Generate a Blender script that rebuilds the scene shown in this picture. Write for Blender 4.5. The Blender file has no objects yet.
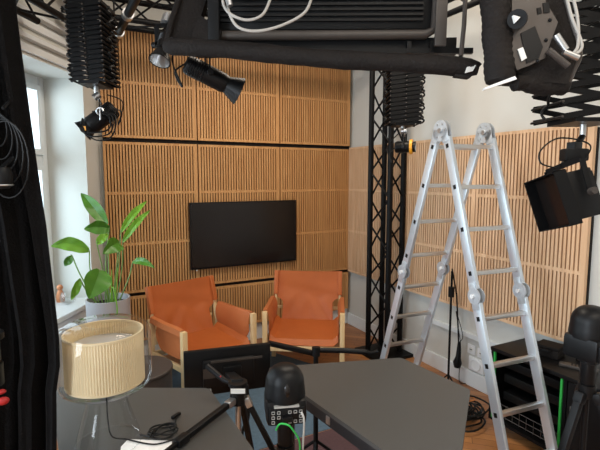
import bpy, bmesh, math, random
from mathutils import Vector as V, Matrix, noise
random.seed(7)
PI = math.pi
S = bpy.context.scene
COL = S.collection
# ------------------------------------------------------------------ camera, world, lights, exposure
CP = V((-2.90, -4.362, 1.70)); YAW = math.radians(27.5); PIT = math.radians(6.0); FPX = 455.0
cd = bpy.data.cameras.new('camera'); cd.sensor_width = 36; cd.lens = FPX * 36 / 600; cd.clip_start = .05
cam = bpy.data.objects.new('camera', cd); COL.objects.link(cam)
cam.location = CP; cam.rotation_euler = (PI/2 - PIT, 0, -YAW); S.camera = cam
S.view_settings.view_transform = 'Standard'; S.view_settings.look = 'None'; S.view_settings.gamma = 1
S.view_settings.use_curve_mapping = False; S.view_settings.exposure = 0.10
w = bpy.data.worlds.new('world'); S.world = w; w.use_nodes = True
w.node_tree.nodes['Background'].inputs[0].default_value = (.82, .92, 1, 1); w.node_tree.nodes['Background'].inputs[1].default_value = 2.2
TH = math.radians(31.3); WA = V((-math.sin(TH), -math.cos(TH), 0)); WN = V((-math.cos(TH), math.sin(TH), 0)); W0 = V((-2.6, 0, 0))
def area(name, loc, direction, sx, sy, energy, color):
    l = bpy.data.lights.new(name, 'AREA'); l.shape = 'RECTANGLE'; l.size = sx; l.size_y = sy; l.energy = energy; l.color = color
    o = bpy.data.objects.new(name, l); COL.objects.link(o); o.location = loc
    o.rotation_euler = V(direction).to_track_quat('-Z', 'Y').to_euler(); return o
area('daylight_near_window', W0 + WA*4.7 + WN*.05 + V((0, 0, 1.6)), -WN, 1.3, 1.7, 105, (.78, .89, 1))
area('daylight_far_window', W0 + WA*2.6 + WN*.05 + V((0, 0, 1.6)), -WN, 1.1, 1.7, 30, (.80, .90, 1))
area('daylight_plant_window', W0 + WA*1.25 + WN*1.0 + V((0, 0, 1.8)), -WN*.85-WA*.6, 1.2, 1.8, 60, (.66, .86, 1))
area('warm_fill_back', (-1.4, -1.9, 3.3), (0, .12, -1), 1.8, .5, 44, (1, .86, .70))  # added warm fill below the ceiling, not one of the hung fixtures
area('warm_fill_front', (-1.9, -4.6, 3.3), (0, .25, -1), 2.2, .8, 34, (1, .88, .74))  # second added warm fill, towards the camera; no fixture belongs to it

def at(px, py, d):
    x = (px-300)/FPX*d; y = (225-py)/FPX*d
    fw = V((math.sin(YAW)*math.cos(PIT), math.cos(YAW)*math.cos(PIT), -math.sin(PIT))); r = V((math.cos(YAW), -math.sin(YAW), 0))
    return CP + fw*d + r*x + r.cross(fw)*y
RT = V((math.cos(YAW), -math.sin(YAW), 0)); FW = V((math.sin(YAW), math.cos(YAW), 0)); UP = V((0, 0, 1))

# ------------------------------------------------------------------ materials
MATS = {}
def mat(name, col, rough=.6, metal=0, var=.12, vscale=6, bump=0, bscale=60, spec=.5, trans=0, coat=0, emit=None, estr=0, stretch=(1, 1, 1), ior=1.45, alpha=1):
    if name in MATS: return MATS[name]
    m = bpy.data.materials.new(name); m.use_nodes = True; N = m.node_tree.nodes; L = m.node_tree.links; b = N['Principled BSDF']
    b.inputs['Roughness'].default_value = rough; b.inputs['Metallic'].default_value = metal; b.inputs['IOR'].default_value = ior
    b.inputs['Specular IOR Level'].default_value = spec; b.inputs['Transmission Weight'].default_value = trans; b.inputs['Coat Weight'].default_value = coat
    tc = N.new('ShaderNodeTexCoord'); mp = N.new('ShaderNodeMapping'); mp.inputs['Scale'].default_value = stretch; L.new(tc.outputs['Object'], mp.inputs[0])
    nz = N.new('ShaderNodeTexNoise'); nz.inputs['Scale'].default_value = vscale; nz.inputs['Detail'].default_value = 4; L.new(mp.outputs[0], nz.inputs[0])
    mx = N.new('ShaderNodeMix'); mx.data_type = 'RGBA'; L.new(nz.outputs[0], mx.inputs[0])
    mx.inputs[6].default_value = (*[c*(1-var) for c in col], 1); mx.inputs[7].default_value = (*[min(1, c*(1+var)) for c in col], 1)
    L.new(mx.outputs[2], b.inputs['Base Color'])
    if bump:
        n2 = N.new('ShaderNodeTexNoise'); n2.inputs['Scale'].default_value = bscale; L.new(mp.outputs[0], n2.inputs[0])
        bp = N.new('ShaderNodeBump'); bp.inputs['Strength'].default_value = bump; bp.inputs['Distance'].default_value = .01; L.new(n2.outputs[0], bp.inputs['Height']); L.new(bp.outputs[0], b.inputs['Normal'])
    if emit: b.inputs['Emission Color'].default_value = (*emit, 1); b.inputs['Emission Strength'].default_value = estr
    MATS[name] = m; return m
def lin(r, g, b): return tuple(((c/255+.055)/1.055)**2.4 if c > 10 else c/255/12.92 for c in (r, g, b))
def wood(name, c1, c2, stretch, rnd=.12):
    m = bpy.data.materials.new(name); m.use_nodes = True; N = m.node_tree.nodes; L = m.node_tree.links; b = N['Principled BSDF']
    b.inputs['Roughness'].default_value = .5; b.inputs['Specular IOR Level'].default_value = .35
    tc = N.new('ShaderNodeTexCoord'); mp = N.new('ShaderNodeMapping'); mp.inputs['Scale'].default_value = stretch; L.new(tc.outputs['Object'], mp.inputs[0])
    nz = N.new('ShaderNodeTexNoise'); nz.inputs['Scale'].default_value = 3; nz.inputs['Detail'].default_value = 6; nz.inputs['Distortion'].default_value = .6; L.new(mp.outputs[0], nz.inputs[0])
    r = N.new('ShaderNodeValToRGB'); r.color_ramp.elements[0].position = .3; r.color_ramp.elements[1].position = .7
    r.color_ramp.elements[0].color = (*c1, 1); r.color_ramp.elements[1].color = (*c2, 1); L.new(nz.outputs[0], r.inputs[0])
    oi = N.new('ShaderNodeObjectInfo'); mr = N.new('ShaderNodeMapRange'); mr.inputs[3].default_value = 1-rnd; mr.inputs[4].default_value = 1+rnd; L.new(oi.outputs['Random'], mr.inputs[0])
    hs = N.new('ShaderNodeHueSaturation'); L.new(mr.outputs[0], hs.inputs['Value']); L.new(r.outputs[0], hs.inputs['Color']); L.new(hs.outputs[0], b.inputs['Base Color'])
    return m
M_wall = mat('wall_paint', lin(205, 204, 198), .8, var=.03, vscale=2, bump=.08, bscale=90)
M_white = mat('white_gloss_paint', lin(222, 226, 228), .4, var=.02)
M_ceil = mat('ceiling_paint', lin(215, 214, 210), .9, var=.02)
M_slat = wood('oak_slats', lin(186, 132, 80), lin(216, 164, 108), (14, 14, .8), .08)
M_slat2 = wood('pale_oak_slats', lin(206, 166, 128), lin(228, 192, 156), (14, 14, .8), .05)
M_ash = wood('pale_ash', lin(214, 180, 130), lin(232, 202, 156), (8, 8, 1), .02)
M_black = mat('black_paint', (.0045, .0045, .005), .5, var=.2, spec=.2)
M_blackm = mat('black_metal', (.005, .005, .0055), .45, var=.2, spec=.22)
M_plast = mat('black_plastic', (.005, .005, .0055), .42, var=.2, spec=.28)
M_felt = mat('black_backing', (.012, .009, .007), .95, var=.2)
M_cloth = mat('black_cloth', (.0055, .005, .005), .95, var=.35, vscale=20, bump=.3, bscale=160, spec=.08)
M_nylon = mat('black_nylon', (.011, .0085, .0075), .75, var=.3, vscale=14, bump=.4, bscale=90, spec=.25)
M_leather = mat('tan_leather', lin(178, 94, 44), .42, var=.14, vscale=7, bump=.12, bscale=260, spec=.45)
M_leath2 = mat('tan_leather_worn', lin(188, 108, 62), .46, var=.12, vscale=7, bump=.12, bscale=260, spec=.45)
M_alu = mat('brushed_aluminium', (.72, .79, .86), .36, metal=.6, var=.06, vscale=30, stretch=(1, 1, .2))
M_rung = mat('rung_aluminium', (.62, .61, .60), .32, metal=.85, var=.06)
M_alu2 = mat('cast_aluminium', (.58, .62, .66), .42, metal=.5, var=.2, vscale=60)
M_silver = mat('silver_metal', (.55, .55, .55), .3, metal=.9, var=.1)
M_greym = mat('grey_fixture_paint', (.06, .050, .044), .45, metal=.2, var=.1)
M_table = mat('dark_grey_laminate', lin(74, 73, 71), .38, var=.04, vscale=2, spec=.45)
M_tedge = mat('black_table_edging', (.018, .018, .02), .5)
M_drum = mat('taupe_lacquer', lin(62, 56, 52), .45, var=.05)
M_pot = mat('grey_glaze', lin(168, 165, 168), .5, var=.05)
M_soil = mat('soil', (.03, .02, .013), .95, var=.4, vscale=60, bump=1, bscale=80)
M_leaf = mat('leaf_green', (.075, .22, .022), .38, var=.35, vscale=9, spec=.5)
M_leafl = mat('young_leaf_green', (.16, .36, .03), .4, var=.3, vscale=9, spec=.5)
M_stem = mat('leaf_stalk', (.16, .26, .07), .5, var=.2)
M_screen = mat('dark_screen', (.010, .007, .006), .22, var=.1, spec=.5)
M_label = mat('white_label', (.75, .75, .72), .5, var=.05)
M_frost = mat('frosted_diffuser', (.45, .43, .40), .35)
M_yel = mat('orange_ring', (.85, .36, .02), .4, var=.05)
M_red = mat('red_knob', (.35, .01, .01), .5)
M_green = mat('green_plastic', (.03, .42, .07), .5, var=.1)
M_cable = mat('black_rubber', (.006, .006, .006), .5, spec=.3)
M_wcable = mat('grey_braided_cable', (.42, .40, .37), .5, var=.15, vscale=200)
M_orange = mat('orange_cable_rubber', (.65, .22, .05), .5)
M_paper = mat('paper', (.85, .84, .82), .8, var=.02)
M_out = mat('socket_white', (.80, .81, .82), .4, var=.02)
M_clay = mat('terracotta', (.55, .22, .10), .7)

def pleat_mat():
    m = bpy.data.materials.new('cream_pleated_fabric'); m.use_nodes = True; N = m.node_tree.nodes; L = m.node_tree.links; b = N['Principled BSDF']
    b.inputs['Roughness'].default_value = .8
    nz = N.new('ShaderNodeTexNoise'); tc = N.new('ShaderNodeTexCoord'); L.new(tc.outputs['Object'], nz.inputs[0]); nz.inputs['Scale'].default_value = 8
    mx = N.new('ShaderNodeMix'); mx.data_type = 'RGBA'; L.new(nz.outputs[0], mx.inputs[0])
    mx.inputs[6].default_value = (*lin(232, 212, 172), 1); mx.inputs[7].default_value = (*lin(240, 222, 186), 1); L.new(mx.outputs[2], b.inputs['Base Color'])
    tr = N.new('ShaderNodeBsdfTranslucent'); L.new(mx.outputs[2], tr.inputs[0]); ms = N.new('ShaderNodeMixShader'); ms.inputs[0].default_value = .3
    L.new(b.outputs[0], ms.inputs[1]); L.new(tr.outputs[0], ms.inputs[2]); L.new(ms.outputs[0], N['Material Output'].inputs[0]); return m
M_pleat = pleat_mat()
def glass_mat(name, tint, fac=.0):
    m = bpy.data.materials.new(name); m.use_nodes = True; N = m.node_tree.nodes; L = m.node_tree.links
    N.remove(N['Principled BSDF']); g = N.new('ShaderNodeBsdfGlossy'); g.inputs[1].default_value = .03; t = N.new('ShaderNodeBsdfTransparent'); t.inputs[0].default_value = (*tint, 1)
    f = N.new('ShaderNodeLayerWeight'); f.inputs[0].default_value = .5; pw = N.new('ShaderNodeMath'); pw.operation = 'POWER'; pw.inputs[1].default_value = 4; L.new(f.outputs['Facing'], pw.inputs[0])
    ma = N.new('ShaderNodeMath'); ma.operation = 'MULTIPLY_ADD'; ma.inputs[1].default_value = .8; ma.inputs[2].default_value = .03; L.new(pw.outputs[0], ma.inputs[0])
    ms = N.new('ShaderNodeMixShader'); L.new(ma.outputs[0], ms.inputs[0]); L.new(t.outputs[0], ms.inputs[1]); L.new(g.outputs[0], ms.inputs[2])
    L.new(ms.outputs[0], N['Material Output'].inputs[0]); return m
M_glass = glass_mat('thin_glass', (.985, .99, .99)); M_pane = glass_mat('window_glass', (.96, .98, .98))
def floor_mat():
    m = bpy.data.materials.new('oak_parquet'); m.use_nodes = True; N = m.node_tree.nodes; L = m.node_tree.links; b = N['Principled BSDF']
    b.inputs['Roughness'].default_value = .38
    tc = N.new('ShaderNodeTexCoord'); mp = N.new('ShaderNodeMapping'); mp.inputs['Rotation'].default_value = (0, 0, PI/4); L.new(tc.outputs['Object'], mp.inputs[0])
    br = N.new('ShaderNodeTexBrick'); L.new(mp.outputs[0], br.inputs[0]); br.inputs['Scale'].default_value = 1; br.inputs['Brick Width'].default_value = .42; br.inputs['Row Height'].default_value = .07; br.inputs['Mortar Size'].default_value = .0015
    br.inputs['Color1'].default_value = (*lin(196, 136, 84), 1); br.inputs['Color2'].default_value = (*lin(160, 104, 60), 1); br.inputs['Mortar'].default_value = (.03, .015, .008, 1)
    nz = N.new('ShaderNodeTexNoise'); nz.inputs['Scale'].default_value = 14; L.new(mp.outputs[0], nz.inputs[0])
    mx = N.new('ShaderNodeMix'); mx.data_type = 'RGBA'; mx.blend_type = 'MULTIPLY'; mx.inputs[0].default_value = .35; L.new(br.outputs[0], mx.inputs[6]); L.new(nz.outputs[0], mx.inputs[7])
    L.new(mx.outputs[2], b.inputs['Base Color']); return m
M_floor = floor_mat()
M_rugb = mat('blue_grey_carpet', lin(92, 112, 128), .95, var=.25, vscale=40, bump=.6, bscale=300, spec=.1)
M_rugp = mat('plum_carpet', lin(96, 74, 76), .95, var=.2, vscale=60, bump=.6, bscale=300, spec=.1)

# ------------------------------------------------------------------ mesh helpers (one bmesh per part)
def B(): return bmesh.new()
def xf(M, p): return (M @ V(p)) if M is not None else V(p)
def box(bm, c, s, M=None, bev=0):
    r = bmesh.ops.create_cube(bm, size=1); vs = r['verts']
    for v in vs: v.co = V((v.co.x*s[0]+c[0], v.co.y*s[1]+c[1], v.co.z*s[2]+c[2]))
    if bev:
        es = list({e for v in vs for e in v.link_edges}); rr = bmesh.ops.bevel(bm, geom=es, offset=bev, segments=2, affect='EDGES', profile=.6)
        vs = list({v for f in rr['faces'] for v in f.verts} | {v for v in vs if v.is_valid})
    if M is not None:
        for v in vs: v.co = M @ v.co
    return bm
def bx(bm, a, b, M=None, bev=0):
    return box(bm, [(a[i]+b[i])/2 for i in range(3)], [abs(b[i]-a[i]) for i in range(3)], M, bev)
def frames(pts, closed=False):
    n = len(pts); T = []
    for i in range(n):
        a = pts[(i-1) % n] if (closed or i > 0) else pts[0]; b = pts[(i+1) % n] if (closed or i < n-1) else pts[-1]
        T.append((b-a).normalized())
    ref = V((0, 0, 1)) if abs(T[0].z) < .9 else V((1, 0, 0)); out = []
    u = T[0].cross(ref).normalized()
    for t in T:
        u = (u - t*u.dot(t)); u = u.normalized() if u.length > 1e-6 else t.orthogonal().normalized(); out.append((u, t.cross(u)))
    return out
def tube(bm, pts, r, seg=8, closed=False, cap=True):
    pts = [V(p) for p in pts]; fr = frames(pts, closed); rings = []
    for i, (p, (u, v)) in enumerate(zip(pts, fr)):
        rr = r[i] if isinstance(r, (list, tuple)) else r
        rings.append([bm.verts.new(p + (u*math.cos(2*PI*k/seg) + v*math.sin(2*PI*k/seg))*rr) for k in range(seg)])
    n = len(rings)
    for i in range(n if closed else n-1):
        a, b = rings[i], rings[(i+1) % n]
        for k in range(seg): bm.faces.new((a[k], a[(k+1) % seg], b[(k+1) % seg], b[k]))
    if cap and not closed: bm.faces.new(rings[0][::-1]); bm.faces.new(rings[-1])
    return bm
def bar(bm, a, b, w, h, up=None, bev=0):
    a, b = V(a), V(b); z = (b-a); L = z.length; z.normalize(); up = V(up) if up is not None else (V((0, 0, 1)) if abs(z.z) < .95 else V((0, 1, 0)))
    x = up.cross(z).normalized(); y = z.cross(x)
    M = Matrix.Translation((a+b)/2) @ Matrix((x, y, z)).transposed().to_4x4(); return box(bm, (0, 0, 0), (w, h, L), M, bev)
def lathe(bm, prof, c=(0, 0, 0), seg=32, M=None, cap=True):
    rings = []
    for r, z in prof:
        rings.append([bm.verts.new(xf(M, (c[0]+r*math.cos(2*PI*k/seg), c[1]+r*math.sin(2*PI*k/seg), c[2]+z))) for k in range(seg)])
    for a, b in zip(rings, rings[1:]):
        for k in range(seg): bm.faces.new((a[k], a[(k+1) % seg], b[(k+1) % seg], b[k]))
    if cap: bm.faces.new(rings[0][::-1]); bm.faces.new(rings[-1])
    return bm
def prism(bm, poly, ext, M=None):
    a = [bm.verts.new(xf(M, p)) for p in poly]; e = V(ext); b = [bm.verts.new(xf(M, V(p)+e)) for p in poly]; n = len(a)
    bm.faces.new(a[::-1]); bm.faces.new(b)
    for i in range(n): bm.faces.new((a[i], a[(i+1) % n], b[(i+1) % n], b[i]))
    return bm
def sheet(bm, grid, th=0):
    # grid of points -> thick sheet
    R = len(grid); Cn = len(grid[0]); P = [[V(p) for p in row] for row in grid]
    def nrm(i, j):
        a = P[min(i+1, R-1)][j]-P[max(i-1, 0)][j]; b = P[i][min(j+1, Cn-1)]-P[i][max(j-1, 0)]; n = a.cross(b); return n.normalized() if n.length > 1e-9 else V((0, 0, 1))
    top = [[bm.verts.new(P[i][j]+nrm(i, j)*th/2) for j in range(Cn)] for i in range(R)]
    for i in range(R-1):
        for j in range(Cn-1): bm.faces.new((top[i][j], top[i+1][j], top[i+1][j+1], top[i][j+1]))
    if th:
        bot = [[bm.verts.new(P[i][j]-nrm(i, j)*th/2) for j in range(Cn)] for i in range(R)]
        for i in range(R-1):
            for j in range(Cn-1): bm.faces.new((bot[i][j+1], bot[i+1][j+1], bot[i+1][j], bot[i][j]))
        for i in range(R-1):
            bm.faces.new((top[i][0], bot[i][0], bot[i+1][0], top[i+1][0])); bm.faces.new((top[i+1][-1], bot[i+1][-1], bot[i][-1], top[i][-1]))
        for j in range(Cn-1):
            bm.faces.new((top[0][j+1], bot[0][j+1], bot[0][j], top[0][j])); bm.faces.new((top[-1][j], bot[-1][j], bot[-1][j+1], top[-1][j+1]))
    return bm
def ball(bm, c, r, sc=(1, 1, 1), seg=16, M=None):
    rr = bmesh.ops.create_uvsphere(bm, u_segments=seg, v_segments=seg//2+2, radius=r)
    for v in rr['verts']:
        v.co = V((v.co.x*sc[0]+c[0], v.co.y*sc[1]+c[1], v.co.z*sc[2]+c[2]))
        if M is not None: v.co = M @ v.co
    return bm
def smooth_path(pts, n=8):
    pts = [V(p) for p in pts]; out = []; P = [pts[0]]+pts+[pts[-1]]
    for i in range(1, len(P)-2):
        for k in range(n):
            t = k/n; a, b, c, d = P[i-1], P[i], P[i+1], P[i+2]
            out.append(.5*((2*b)+(c-a)*t+(2*a-5*b+4*c-d)*t*t+(3*b-a-3*c+d)*t**3))
    out.append(pts[-1]); return out
def make(name, bm, m, parent=None, smooth=True):
    bmesh.ops.recalc_face_normals(bm, faces=bm.faces[:])
    me = bpy.data.meshes.new(name); 
    for f in bm.faces: f.smooth = smooth
    bm.to_mesh(me); bm.free(); me.materials.append(m)
    if smooth:
        try: me.set_sharp_from_angle(angle=math.radians(38))
        except Exception: pass
    o = bpy.data.objects.new(name, me); COL.objects.link(o)
    if parent is not None: o.parent = parent
    return o
def tag(o, label=None, cat=None, group=None, kind=None):
    if label: o['label'] = label
    if cat: o['category'] = cat
    if group: o['group'] = group
    if kind: o['kind'] = kind
    return o
def thing(name, label, cat, M=None, group=None):
    o = bpy.data.objects.new(name, None); o.empty_display_size = .1; COL.objects.link(o)
    if M is not None: o.matrix_world = M if isinstance(M, Matrix) else Matrix.Translation(M)
    o['Mi'] = 0; del o['Mi']
    return tag(o, label, cat, group)
def inv(o): return o.matrix_world.inverted() if o.type == 'EMPTY' and o.parent is None else o.matrix_world.inverted()
def wpart(name, bm, m, root, par=None, smooth=True, Mi=None):
    """bm is in world coordinates; express it in the root's frame"""
    bmesh.ops.transform(bm, matrix=Mi if Mi is not None else ROOTI[root.name], verts=bm.verts[:])
    return make(name, bm, m, par if par is not None else root, smooth)
ROOTI = {}
def wthing(name, label, cat, loc, group=None, rz=0):
    M = Matrix.Translation(V(loc)) @ Matrix.Rotation(rz, 4, 'Z'); o = thing(name, label, cat, M, group); ROOTI[o.name] = M.inverted(); return o
def struct(name, bm, m, parent=None, smooth=False, label=None):
    o = make(name, bm, m, parent, smooth)
    if parent is None: o['kind'] = 'structure'
    if label: o['label'] = label
    return o
def copy_tree(o, parent=None):
    c = o.copy(); COL.objects.link(c)
    if parent is not None: c.parent = parent
    for ch in list(o.children): copy_tree(ch, c)
    return c

# ------------------------------------------------------------------ room shell
H = 3.45
struct('floor', bx(B(), (-7, -6.2, -.05), (.3, .3, 0)), M_floor)
struct('ceiling', bx(B(), (-7, -6.2, H), (.3, .3, H+.05)), M_ceil)
struct('wall_back', bx(B(), (-2.75, 0, 0), (.2, .2, H)), M_wall)
struct('wall_right', bx(B(), (0, -5.9, 0), (.2, 0, H)), M_wall)
struct('wall_rear', bx(B(), (-6.9, -6.1, 0), (0, -5.9, H)), M_wall)
# the window wall runs obliquely from the back wall towards the camera; three window niches
NW = []   # (s0, s1)
SILL = .68; HEAD = 2.5
NICHES = [(.22, 1.5), (2.0, 3.2), (4.0, 5.4)]
bm = B()
WM = Matrix.Translation(W0) @ Matrix((WA, WN, UP)).transposed().to_4x4()     # local x along the wall, y outwards, z up
prev = 0
for s0, s1 in NICHES + [(7.6, 7.6)]:
    bx(bm, (prev, 0, 0), (s0, .45, H), WM); 
    if s1 > s0:
        bx(bm, (s0, 0, 0), (s1, .45, SILL-.04), WM); bx(bm, (s0, 0, HEAD), (s1, .45, H), WM)
    prev = s1
struct('wall_left', bm, M_wall)
for i, (s0, s1) in enumerate(NICHES):
    wn = thing('window_%d' % (i+1), None, None); wn['kind'] = 'structure'
    y = .33
    fb = B()
    for a, b in ((s0, s0+.06), (s1-.06, s1), ((s0+s1)/2-.045, (s0+s1)/2+.045)): bx(fb, (a, y, SILL), (b, y+.07, HEAD), WM, .006)
    for z0, z1 in ((SILL, SILL+.07), (HEAD-.07, HEAD), (1.80, 1.88)): bx(fb, (s0+.06, y+.01, z0), (s1-.06, y+.06, z1), WM)
    make('window_frame', fb, M_white, wn)
    for a, b in ((s0+.06, (s0+s1)/2-.045), ((s0+s1)/2+.045, s1-.06)):
        for z0, z1 in ((SILL+.07, 1.80), (1.88, HEAD-.07)):
            sb = B(); t = .045
            for q in (((a, y-.01, z0), (a+t, y+.03, z1)), ((b-t, y-.01, z0), (b, y+.03, z1)), ((a+t, y-.01, z0), (b-t, y+.03, z0+t)), ((a+t, y-.01, z1-t), (b-t, y+.03, z1))): bx(sb, *q, WM)
            so = make('sash', sb, M_white, wn)
            make('pane', bx(B(), (a+t, y+.008, z0+t), (b-t, y+.012, z1-t), WM), M_pane, so)
    make('window_sill', bx(B(), (s0-.04 if i else s0+.0, -.05, SILL-.04), (s1, y+.02, SILL), WM, .006), M_white, wn)
# moulded head of the plant window and the panelled apron under its sill
bm = B()
for z, d, h in ((2.52, .025, .05), (2.60, .045, .03), (2.68, .03, .05), (2.76, .06, .025)): bx(bm, (.02, -d, z), (1.7, 0, z+h), WM, .004)
struct('trim_1', bm, M_white)
bm = B()
bx(bm, (.22, -.03, .02), (1.5, 0, SILL-.05), WM)
for a in (.28, .72, 1.14): bx(bm, (a, -.045, .1), (a+.34, -.03, SILL-.12), WM, .006)
struct('trim_2', bm, M_white)
# black boards the slatted panels are screwed to
PX0 = -2.58; PXS = [-2.58, -1.75, -.894, -.03]
bm = B(); bx(bm, (PX0+.01, -.03, .2), (-.02, 0, 3.0)); struct('trim_3', bm, M_felt)
bm = B(); bx(bm, (-.02, -2.72, .64), (0, -.05, 2.0)); struct('trim_4', bm, M_felt)
struct('baseboard_back', bx(B(), (-2.56, -.025, 0), (-.02, 0, .175), None, .005), M_white)
struct('baseboard_right', bx(B(), (-.022, -5.8, 0), (0, -.03, .13), None, .005), M_white)
bm = B(); bx(bm, (-.03, -5.8, .40), (0, -1.3, .44), None, .004); struct('trim_5', bm, M_white)

# ------------------------------------------------------------------ slatted acoustic panels
def slat_panel(M, wdt, hgt, bands, n, label, group, m, th=.028, edge=.022):
    """local x across, z up, y=0 is the face and +y goes into the wall"""
    t = thing('acoustic_panel', label, 'wall panel', M, group)
    bm = B(); pitch = (wdt-2*edge)/n; gr = pitch*.36
    zs = [0]+bands+[hgt]
    bx(bm, (0, 0, 0), (edge+gr*0, th, hgt)); bx(bm, (wdt-edge, 0, 0), (wdt, th, hgt))
    for k in range(n):
        x = edge+k*pitch
        if k < n: bx(bm, (x+gr, .0, edge), (x+pitch if k < n-1 else wdt-edge, th-.008, hgt-edge))
    bx(bm, (edge, .001, 0), (wdt-edge, th, edge)); bx(bm, (edge, .001, hgt-edge), (wdt-edge, th, hgt))
    for b in bands: bx(bm, (edge, .0006, b-.012), (wdt-edge, th-.008, b+.012))
    make('slats', bm, m, t, False)
    make('backing', bx(B(), (edge-.002, th-.009, edge-.002), (wdt-edge+.002, th-.001, hgt-edge+.002)), M_felt, t, False)
    return t
cols = ['left', 'middle', 'right']
for i in range(3):
    x0, x1 = PXS[i]+.006, PXS[i+1]-.006
    n = 30
    Mx = lambda z: Matrix.Translation((x0, -.062, z))
    slat_panel(Mx(2.045), x1-x0, .955, [.477], n, ['slatted oak wall panel of the upper row, behind the hanging scissor arm by the window', 'slatted oak wall panel of the upper row, behind the small hanging spotlight', 'slatted oak wall panel of the upper row, next to the black truss'][i], 'slatted wall panels', M_slat)
    slat_panel(Mx(.650), x1-x0, 1.358, [.45, .909], n, ['slatted oak wall panel behind the potted plant, middle row', 'slatted oak wall panel behind the centre of the television', 'slatted oak wall panel behind the right end of the television'][i], 'slatted wall panels', M_slat)
    slat_panel(Mx(.19), x1-x0, .425, [], n, ['low slatted oak wall panel behind the left leather chair', 'low slatted oak wall panel between the two leather chairs', 'low slatted oak wall panel behind the right leather chair'][i], 'slatted wall panels', M_slat)
ys = [-.07, -.98, -1.85, -2.72]
for i in range(3):
    y0, y1 = ys[i]-.003, ys[i+1]+.003
    M = Matrix.Translation((-.052, y0, .633)) @ Matrix.Rotation(-PI/2, 4, 'Z')
    slat_panel(M, y0-y1, 1.392, [.467, .926], 30, ['pale slatted oak panel behind the black truss on the right wall', 'pale slatted oak panel behind the left legs of the ladder', 'pale slatted oak panel right of the ladder, behind the hanging square light'][i], 'slatted wall panels', M_slat2)

# ------------------------------------------------------------------ television
t = wthing('television', 'large black flat screen television mounted on the slatted oak wall', 'television', (-1.285, -.062, 1.14))
TX0, TX1, TZ0, TZ1 = -1.853, -.733, .82, 1.462
bm = B(); bx(bm, (TX0, -.115, TZ0), (TX1, -.085, TZ1), None, .004); bx(bm, (TX0+.2, -.085, TZ0+.1), (TX1-.2, -.066, TZ1-.15)); wpart('housing', bm, M_plast, t)
wpart('screen', bx(B(), (TX0+.010, -.1165, TZ0+.018), (TX1-.010, -.1145, TZ1-.010)), M_screen, t, smooth=False)
wpart('indicator_light', bx(B(), (TX0+.05, -.112, TZ0-.012), (TX0+.062, -.104, TZ0+.0)), M_label, t)

# ------------------------------------------------------------------ rugs
def rug(name, pts, m, label, z=.012):
    o = make(name, prism(B(), [(x, y, 0.0) for x, y in pts], (0, 0, z)), m, None, False); return tag(o, label, 'rug')
rug('rug', [(-2.95, -1.2), (-2.0, -1.86), (-1.0, -1.86), (-.75, -1.3), (-1.2, -.35), (-2.5, -.35)], M_rugb, 'blue-grey carpet under the two leather chairs', .004)
rug('rug', [(-1.95, -1.87), (-1.0, -1.87), (-.95, -3.3), (-1.9, -3.3)], M_rugp, 'plum brown carpet under the right-hand dark table', .004)

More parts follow.
